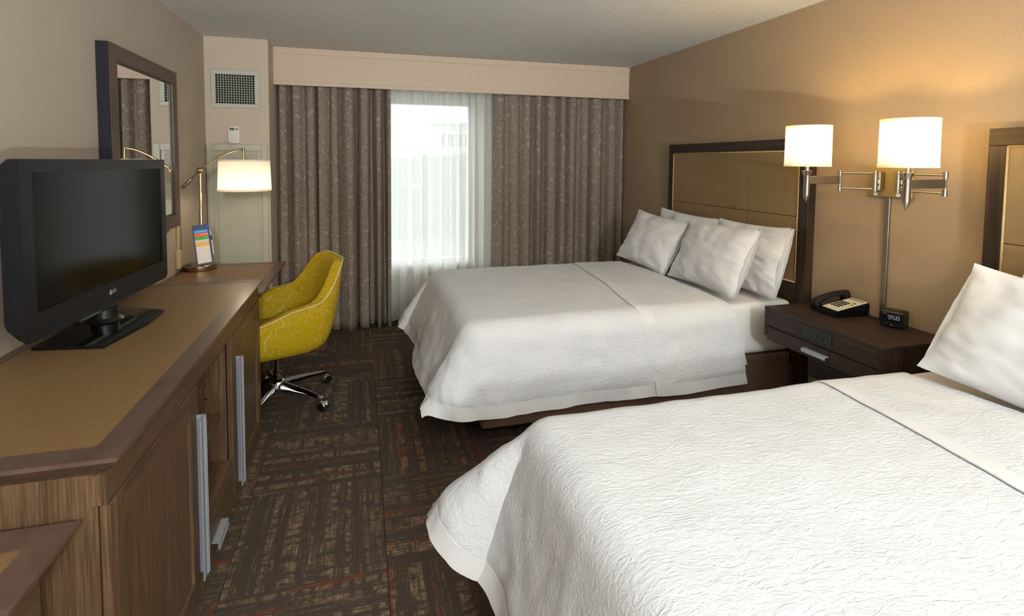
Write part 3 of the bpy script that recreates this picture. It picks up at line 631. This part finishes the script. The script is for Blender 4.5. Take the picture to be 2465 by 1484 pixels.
# ---------------------------------------------------------------- beds
def bed(y_far, label):
    yn = y_far-1.31; x0, x1 = 1.72, 3.642
    bd = thing('bed', label, 'bed', ((x0+x1)/2, (y_far+yn)/2, 0), 0, 'pair of beds')
    finish('base', MB().box(x0, x1, yn-.005, y_far+.005, .135, .378, .03, 3), 'base_cloth', bd)
    finish('mattress', MB().box(x0-.03, x1, yn, y_far, .380, .688, .045, 4), 'sheet_cotton', bd, smooth=True)
    for xx in (x0+.25, x1-.25):
        for yy in (yn+.25, y_far-.25): finish('leg', MB().lathe((xx, yy, 0), [(.03, 0), (.03, .02), (.022, .03), (.022, .134)], 16), 'black_plastic', bd)
    return bd
def duvet(y_far, label, foot_flare, side_flare, corner, skew, D, seed, head=3.17):
    yn = y_far-1.31; yc = (y_far+yn)/2; hw = 1.31/2-.065; xf = 1.72; zt2 = .706; r = .11; band = .062
    # the cloth is a flat sheet (s along the bed, t across it) laid over the mattress; whatever overhangs bends down
    def lay(s_, t, lift=0., Dl=1.):
        a = max(0., xf-s_); b = max(0., abs(t)-hw); sg = -1 if t < 0 else 1
        bx = max(s_, xf); by = max(-hw, min(hw, t))
        z = zt2+.014*(1-(by/hw)**2)+.005*noise.noise((bx*3+seed, by*3, 0))+.003*noise.noise((bx*11, by*11, seed))+lift
        if a == 0 and b == 0: return Vector((bx, yc+by, z))
        L = (a**12+b**12)**(1/12); ph_ = math.atan2(b, a); cor = math.sin(2*ph_)
        q = L/D; ps = PI/2*(ph_/(PI/2))**skew[0 if sg < 0 else 1]; nx, ny = -math.cos(ps), sg*math.sin(ps)
        fl = foot_flare*math.cos(ps)**2+side_flare*math.sin(ps)**2+corner[0 if sg < 0 else 1]*cor**1.5
        fl += 2.2*math.sin(s_*7+seed)*math.sin(ph_)**2+2.5*math.sin(t*8+seed*2)*math.cos(ph_)**2+3.*noise.noise((s_*5, t*5, seed))
        am = PI/2-math.radians(fl); rr_ = r+lift
        if L < rr_*am: an = L/rr_; out = rr_*math.sin(an); dn = rr_*(1-math.cos(an))
        else: out = rr_*math.sin(am)+(L-rr_*am)*math.cos(am); dn = rr_*(1-math.cos(am))+(L-rr_*am)*math.sin(am)
        out += (.006*noise.noise((s_*14, t*14, seed))+.007*noise.noise((s_*6, t*6, seed+5)))*min(1, q*2); pf = D-band-L; out += .008*sm(0, .035, pf) if pf > 0 and lift == 0 else 0
        x = bx+nx*out; y = yc+by+ny*out
        if a == 0: x += .14*sm(2.75, 3.17, s_)*min(1, q)
        return Vector((x, y, max(z-dn, .015)))
    S = [xf-D]+[xf-D+band*.5, xf-D+band]; x = S[-1]
    while x < head-.02: x += .018; S.append(min(x, head))
    nT = 128; inner = hw+D-band
    Tt = [-(hw+D), -(hw+D)+band*.5]+[-inner+2*inner*i/nT for i in range(nT+1)]+[(hw+D)-band*.5, hw+D]
    G = [[lay(a, b) for b in Tt] for a in S]
    dv = thing('duvet', label, 'duvet', (2.4, yc, .70), 0, 'white quilted bed covers')
    def strip(name, i0, i1, j0, j1, mat, sub):
        mb = MB(); mb.rings([row[j0:j1+1] for row in G[i0:i1+1]], False)
        o = finish(name, mb, mat, dv if sub is None else sub); md = o.modifiers.new('thickness', 'SOLIDIFY'); md.thickness = .004; o.modifiers.new('split', 'EDGE_SPLIT').split_angle = 1.0; return o
    nS = len(S)-1; nJ = len(Tt)-1
    co = strip('cover', 2, nS, 2, nJ-2, 'matelasse', None)
    strip('hem_band', 0, 2, 0, nJ, 'plain_cotton', None); strip('hem_band', 2, nS, 0, 2, 'plain_cotton', None); strip('hem_band', 2, nS, nJ-2, nJ, 'plain_cotton', None)
    for aa, bb, cc in (((2, nS), 2, 0), ((2, nS), nJ-2, 0), ((2, nJ-2), 2, 1)):
        pts_ = [(G[i][bb] if not cc else G[bb][i]) for i in range(aa[0], aa[1]+1)]
        finish('hem_seam', MB().tube(pts_, .0018, 6), 'plain_cotton', dv)
    # folded-back section near the pillows, with its plain band along the fold
    F = []; ncr = 34
    for i in range(ncr+1):
        u_ = i/ncr; row = []
        for t in [-(hw+D*.93)+2*(hw+D*.93)*j/120 for j in range(121)]:
            over = max(0, abs(t)-hw); x0_ = 2.68+.085*(t/hw if abs(t) < hw else math.copysign(1, t))+.10*over/D
            s_ = x0_+(head+.002-x0_)*u_; tt = t
            if over: tt = math.copysign(hw+over*(1.08-.22*min(1, u_*3.5)), t)
            row.append(lay(s_, tt, .0045+.003*(1-u_)))
        F.append(row)
    eb = 4
    for ja, jb in ((0, 8), (112, 120)):
        o = finish('fold_hem', MB().rings([r_[ja:jb+1] for r_ in F[eb:]], False), 'plain_cotton', dv); o.modifiers.new('thickness', 'SOLIDIFY').thickness = .0045; o.modifiers.new('split', 'EDGE_SPLIT').split_angle = 1.0
        finish('hem_seam', MB().tube([r_[8 if ja == 0 else 112] for r_ in F[eb:]], .0018, 6), 'plain_cotton', dv)
    o = finish('folded_back', MB().rings([r_[8:113] for r_ in F[eb:]], False), 'matelasse', dv); o.modifiers.new('thickness', 'SOLIDIFY').thickness = .004; o.modifiers.new('split', 'EDGE_SPLIT').split_angle = 1.0
    o = finish('fold_band', MB().rings(F[:eb+1], False), 'plain_cotton', dv); o.modifiers.new('thickness', 'SOLIDIFY').thickness = .004; o.modifiers.new('split', 'EDGE_SPLIT').split_angle = 1.0
    return dv
B1, B2 = -.82, -3.10
bed(B1, 'bed with brown base and white sheet beside the window curtains'); bed(B2, 'nearest bed with brown base in the bottom right corner')
duvet(B1, 'cream-white quilted duvet folded back on the far bed by the window', 25, 3, (5, 16), (2.4, 1.6), .535, 1.3)
duvet(B2, 'bright white quilted duvet on the nearest bed', 19, 4, (6, 32), (2.2, 1.6), .555, 4.1)

def pillow(label, c, w, h, th_, lean_deg, rz=0., rx=0., seed=0, open_end=-1):
    # local: x thickness, y width, z height; leaned back towards +x
    t = thing('pillow', label, 'pillow', c, rz, 'white bed pillows')
    Ml = Matrix.Rotation(math.radians(lean_deg), 4, 'Y') @ Matrix.Rotation(rx, 4, 'X')
    n = 34; front = []; back = []
    def pt(u, v, sgn):
        pu = 1-.03*(1-v*v)*abs(u)**3; pv = 1-.055*(1-u*u)*abs(v)**3
        e = max(0., (1-abs(u)**2.6))**.62*max(0., (1-abs(v)**2.3))**.62
        wr = .014*noise.noise((u*2.2+seed, v*2.2, sgn*3))+.010*noise.noise((u*4+v*3+seed, v*8-u*4, sgn*5+2))*(1-.4*e)+.005*noise.noise((u*16+seed, v*7, sgn))*(1-e)
        rad = .012*math.sin(9*math.atan2(v, u+.01)+seed)*e*(1-e)
        return Vector((sgn*(th_/2*e+(wr+rad)*min(1, e*4))-.02*abs(u)**4*abs(v)**2, u*w/2*pu, h/2+v*h/2*pv))
    def side(sgn): return [[Ml @ pt(-1+2*i/n, -1+2*j/n, sgn) for i in range(n+1)] for j in range(n+1)]
    mb = MB(); mb.rings(side(-1), False); mb.rings(side(1), False); bmesh.ops.remove_doubles(mb.bm, verts=mb.bm.verts[:], dist=.0008)
    finish('pillowcase', mb, 'plain_cotton', t, True)
    # open hem of the case at one end
    lp = []
    for j in range(n+1):
        v = -1+2*j/n; e = .004+.010*max(0, 1-v*v)+.003*noise.noise((v*6, seed, 0)); y_ = open_end*w/2*(1-.0*v)
        lp.append([Ml @ Vector((q[0], y_*q[1], h/2+v*h/2*.985)) for q in ((-e*1.3, .93), (-e, 1.0), (-e*.85, 1.0), (-e*.9, .94), (e*.9, .94), (e*.85, 1.0), (e, 1.0), (e*1.3, .93))])
    mb = MB(); mb.rings(lp, False); hm = finish('hem', mb, 'plain_cotton', t, True)
    return t
PZ = .716
pillow('white pillow at the front of the far bed, nearer the window', (3.205, -1.10, PZ), .66, .43, .16, 27, .03, .05, 1)
pillow('white pillow at the front of the far bed, nearer the nightstand', (3.225, -1.80, PZ), .69, .44, .17, 24, -.05, -.02, 5)
pillow('white pillow at the back of the far bed, nearer the window', (3.432, -1.20, PZ), .69, .43, .11, 18, .02, .03, 9)
pillow('white pillow at the back of the far bed, beside the headboard post', (3.448, -1.88, PZ), .64, .43, .11, 17, -.03, -.02, 13)
pillow('large white pillow at the front of the nearest bed', (3.185, -3.53, PZ), .68, .45, .19, 31, .10, .10, 17, 1)
pillow('white pillow at the back of the nearest bed against its headboard', (3.435, -3.60, PZ), .68, .45, .12, 18, .02, .05, 21, 1)

# ---------------------------------------------------------------- nightstand with phone and clock
nx0, ny1, ny0, nz = 3.286, -2.294, -2.963, .7255
ns = thing('nightstand', 'dark brown wall-hung nightstand with one drawer between the beds', 'nightstand', (3.5, -2.63, 0))
finish('top', MB().box(nx0, W-.0005, ny0, ny1, nz-.018, nz, .0012), 'espresso_length', ns)
finish('front_panel', MB().box(nx0+.002, nx0+.02, ny0+.02, ny1-.02, .625, nz-.0185), 'espresso_length', ns)
finish('side_panel', MB().box(nx0+.002, W-.001, ny0+.001, ny0+.0195, .545, nz-.0185), 'espresso_vertical', ns)
finish('side_panel', MB().box(nx0+.002, W-.001, ny1-.0195, ny1-.001, .565, nz-.0185), 'espresso_vertical', ns)
finish('drawer_box', MB().box(nx0+.022, W-.02, ny0+.022, ny1-.022, .553, .70), 'slot_black', ns)
dwn = finish('drawer', MB().box(nx0+.002, nx0+.02, ny0+.022, ny1-.022, .547, .6195, .001), 'espresso_length', ns)
finish('handle', MB().box(nx0-.024, nx0-.018, -2.70, -2.565, .572, .590, .001).box(nx0-.018, nx0+.0015, -2.70, -2.565, .584, .590, .001), 'aluminium', dwn)
finish('lower_box', MB().box(3.43, W-.001, -2.86, -2.45, .385, .5455, .002), 'espresso_length', ns)
po = finish('power_outlet', MB().box(nx0-.006, nx0+.0018, -2.712, -2.548, .640, .700, .004), 'dark_grey_plastic', ns)
for i in range(4):
    yy = -2.580-i*.031; f = finish('socket', MB().box(nx0-.0085, nx0-.0062, yy-.025, yy, .652, .690, .001), 'dark_grey_plastic', po)
    finish
sl = MB()
for i in range(4):
    yy = -2.5925-i*.031; sl.box(nx0-.0090, nx0-.0084, yy-.007, yy-.005, .672, .682).box(nx0-.0090, nx0-.0084, yy+.003, yy+.005, .672, .682).box(nx0-.0090, nx0-.0084, yy-.002, yy+.002, .660, .664)
finish('socket_slots', sl, 'slot_black', po)

ph = thing('telephone', 'black desk telephone with cream keypad on the nightstand', 'telephone', (3.575, -2.495, nz), math.radians(-4))
# local: -x is the front of the phone (towards the bed), +y the handset side
def wedge(x0, x1, y0, y1, zf, zbk, z0=0., bev=.008):
    b = bmesh.new(); bmesh.ops.create_cube(b, size=1)
    for v in b.verts:
        x = x0 if v.co.x < 0 else x1; v.co = Vector((x, y0 if v.co.y < 0 else y1, z0 if v.co.z < 0 else (zf if x == x0 else zbk)))
    bmesh.ops.bevel(b, geom=b.edges[:], offset=bev, segments=2, affect='EDGES'); return b
mb = MB(); mb.merge(wedge(-.105, .105, -.085, .085, .032, .072, .004)); finish('body', mb, 'gloss_black', ph, True)
sl_ = (.072-.032)/.21
def onp(x): return .032+(x+.105)*sl_
mb = MB(); mb.hexa([(-.088, -.078, onp(-.088)-.002), (.092, -.078, onp(.092)-.002), (.092, .018, onp(.092)-.002), (-.088, .018, onp(-.088)-.002)], [(-.088, -.078, onp(-.088)+.002), (.092, -.078, onp(.092)+.002), (.092, .018, onp(.092)+.002), (-.088, .018, onp(-.088)+.002)])
fp = finish('face_plate', mb, 'phone_plate', ph, True)
for a in range(4):
    for b in range(3):
        x = -.042+a*.020; y = .002-b*.020; finish('key', MB().lathe((x, y, onp(x)+.0005), [(.0078, 0), (.0072, .005), (.0, .0055)], 14), 'black_plastic', fp, True)
finish('message_light', MB().lathe((.036, -.058, onp(.036)+.0005), [(.008, 0), (.007, .0045), (.0, .005)], 14), 'phone_red', fp, True)
finish('key', MB().lathe((.010, -.066, onp(.010)+.0005), [(.0045, 0), (.004, .004), (.0, .0045)], 12), 'black_plastic', fp, True)
mb = MB(); mb.hexa([(.066, -.072, onp(.066)+.0018), (.086, -.072, onp(.086)+.0018), (.086, .012, onp(.086)+.0018), (.066, .012, onp(.066)+.0018)], [(.066, -.072, onp(.066)+.0026), (.086, -.072, onp(.086)+.0026), (.086, .012, onp(.086)+.0026), (.066, .012, onp(.066)+.0026)])
finish('label_strip', mb, 'phone_grey', fp, True)
hp = []; hr = []
for i in range(17):
    t = i/16; x = -.112+.218*t; arch = math.sin(t*PI); hp.append((x, .052, onp(max(-.105, min(.105, x)))+.006+.026*arch**.7)); hr.append(.014+.010*abs(2*t-1)**2.5)
hr[0] = .010; hr[-1] = .010
hs = finish('handset', MB().tube(hp, hr, 16, flat=1.25), 'black_plastic', ph, True)
for x in (-.095, .088): finish('handset_cup', MB().lathe((x, .052, onp(x)-.004), [(.022, 0), (.025, .006), (.024, .018), (.014, .024)], 20), 'black_plastic', hs, True)
cp = [(3.64+.03*t, -2.60-.05*t-.012*math.sin(t*7), nz+.004) for t in [i/14 for i in range(15)]]
finish('cord', MB().tube(cp, .0028, 8), 'black_plastic', ph)

ck = thing('alarm_clock', 'small black alarm clock showing 958 on the nightstand', 'clock', (3.628, -2.745, nz), math.radians(22))
finish('case', MB().box(-.042, .042, -.047, .047, .004, .080, .010, 3), 'black_plastic', ck, True)
finish('foot', MB().box(-.034, .034, -.040, .040, 0, .0045), 'slot_black', ck, True)
ds = finish('display', MB().box(-.0432, -.0415, -.038, .038, .030, .072, .0006), 'gloss_black', ck, True)
SEG = {'9': 'abcdfg', '5': 'acdfg', '8': 'abcdefg'}
def digit(chr_, yc, zc, w, h, s):
    mb = MB(); x0, x1 = -.0438, -.0431
    seg = {'a': (-w, w, h-s, h+s), 'd': (-w, w, -h-s, -h+s), 'g': (-w, w, -s, s), 'b': (w-s, w+s, 0, h), 'c': (w-s, w+s, -h, 0), 'f': (-w-s, -w+s, 0, h), 'e': (-w-s, -w+s, -h, 0)}
    for q in SEG[chr_]:
        a, b, c, d = seg[q]; mb.box(x0, x1, yc-b, yc-a, zc+c, zc+d)
    return mb
for i, c_ in enumerate('958'): finish('digit', digit(c_, .008-i*.0165, .053, .0056, .0085, .0011), 'clock_digits', ds, True)
finish('indicator_line', MB().box(-.0438, -.0431, .018, .034, .0655, .0668), 'clock_digits', ds, True)
finish('badge', MB().box(-.0426, -.0418, -.006, .006, .013, .017), 'orange_badge', ck, True)
finish('snooze_bar', MB().box(-.02, .02, -.03, .03, .080, .082, .001), 'dark_grey_plastic', ck, True)

# ---------------------------------------------------------------- double swing-arm wall lamp
wl = thing('wall_lamp', 'twin swing-arm wall lamp with two lit white drum shades above the nightstand', 'lamp', (W, -2.64, 1.425))
finish('wall_plate', MB().box(W-.016, W-.0005, -2.755, -2.528, 1.347, 1.503, .002), 'brass_plate', wl)
finish('cord_cover', MB().box(W-.013, W-.0005, -2.648, -2.622, nz+.002, 1.3465, .002), 'nickel_flat', wl)
def swing(mount, elbow, lampc, tag_):
    mx, my = mount; ex, ey = elbow; lx, ly = lampc; zc = 1.425
    br = finish('mount_bracket', MB().box(W-.045, W-.0165, my-.020, my+.020, zc-.048, zc+.048, .003), 'nickel', wl)
    finish('pivot', MB().lathe((mx, my, zc), [(.011, -.052), (.011, .052)], 18), 'nickel', br)
    finish('sticker', MB().box(W-.0475, W-.0455, my-.010, my+.008, zc-.072, zc-.056), 'sticker_white', br)
    finish('tab', MB().box(W-.0455, W-.0165, my-.010, my+.008, zc-.0725, zc-.0485), 'nickel', br)
    for dz in (.016, -.016): finish('knob', MB().tube([(W-.046, my-.012, zc+dz), (W-.054, my-.014, zc+dz)], .006, 10), 'nickel', br)
    for dz in (.040, -.040): finish('arm_rod', MB().tube([(mx, my, zc+dz), (ex, ey, zc+dz)], .0058, 12), 'nickel', wl)
    el = finish('elbow', MB().lathe((ex, ey, zc), [(.0098, -.054), (.0098, -.026), (.006, -.026), (.006, .026), (.0098, .026), (.0098, .054)], 18), 'nickel', wl)
    d = Vector((lx-ex, ly-ey, 0)); L = d.length; a = math.atan2(d.y, d.x)
    finish('flat_arm', MB().box(0, L, -.005, .005, -.020, .020, .002).xform(Matrix.Translation((ex, ey, zc+.002)) @ Matrix.Rotation(a, 4, 'Z')), 'nickel_flat', wl)
    sk = finish('candle_stem', MB().lathe((lx, ly, 0), [(.001, 1.313), (.004, 1.322), (.0135, 1.342), (.0145, 1.352), (.0145, 1.447), (.016, 1.452), (.024, 1.470), (.026, 1.474), (.010, 1.476), (.010, 1.50), (.014, 1.50), (.014, 1.55)], 26), 'nickel', wl)
    drum(wl, (lx, ly), .1045, .1025, 1.497, 1.702)
    finish('bulb', MB().lathe((lx, ly, 1.55), [(.013, 0), (.026, .022), (.029, .04), (.02, .062), (.0, .070)], 18), 'plastic_white', wl)
    lamp_light('wall_lamp_light', (lx, ly, 1.638), SCONCE_W, (1, .67, .21), .02, wl)
swing((3.648, -2.598), (3.55, -2.487), (3.345, -2.48), 'far')
swing((3.648, -2.712), (3.605, -2.950), (3.385, -2.95), 'near')

# ---------------------------------------------------------------- uplight and tilted fill, added out of view to stand in for a flash
def uplight(x, y, power, label):  # added bowl lamp that lights the ceiling like a bounced flash
    fl_ = thing('fill_lamp', label, 'lamp', (x, y, 0))
    finish('base', MB().lathe((x, y, 0), [(.14, 0), (.14, .015), (.03, .03)], 40), 'nickel', fl_)
    finish('pole', MB().lathe((x, y, 0), [(.013, .03), (.013, .79)], 16), 'nickel', fl_)
    finish('bowl', MB().lathe((x, y, -.93), [(.02, 1.72), (.10, 1.75), (.16, 1.80), (.19, 1.86), (.185, 1.86), (.155, 1.805), (.095, 1.758), (.0, 1.74)], 40, cap=False), 'nickel_flat', fl_)
    ld = bpy.data.lights.new('fill_lamp_light', 'AREA'); ld.shape = 'DISK'; ld.size = .26; ld.energy = power; ld.color = (.84, .93, 1)
    lo = bpy.data.objects.new('fill_lamp_light', ld); COL.objects.link(lo); lo.parent = fl_; lo.location = (0, 0, .925); lo.rotation_euler = (PI, 0, 0)
uplight(2.3, -6.4, UP_W, 'short bowl-topped uplight added behind the camera in place of a bounced flash')
def tilted_fill(x, y, z, power, tilt, label):  # added frontal lamp, unseen, doing the work of a direct flash
    fl_ = thing('fill_lamp', label, 'lamp', (x, y, 0))
    finish('base', MB().lathe((x, y, 0), [(.14, 0), (.14, .015), (.03, .03)], 40), 'nickel', fl_)
    finish('pole', MB().lathe((x, y, 0), [(.013, .03), (.013, z-.06)], 16), 'nickel', fl_)
    Mt = Matrix.Translation((x, y, z)) @ Matrix.Rotation(-tilt, 4, 'X')
    finish('lamp_head', MB().lathe((0, 0, 0), [(.03, -.06), (.06, -.05), (.23, .03), (.235, .04), (.225, .036), (.055, -.04), (.0, -.045)], 40, cap=False).xform(Mt), 'nickel_flat', fl_)
    ld = bpy.data.lights.new('fill_lamp_light', 'AREA'); ld.shape = 'DISK'; ld.size = .42; ld.energy = power; ld.color = (.97, .985, 1)
    lo = bpy.data.objects.new('fill_lamp_light', ld); COL.objects.link(lo); lo.parent = fl_; lo.location = (0, 0, z); lo.rotation_euler = (PI-tilt, 0, 0); lo.location += Vector((0, math.sin(tilt), math.cos(tilt)))*.02
tilted_fill(1.5, -8.0, 2.18, FRONT_W, math.radians(80), 'tilted fill lamp added far behind the camera in place of a direct flash')
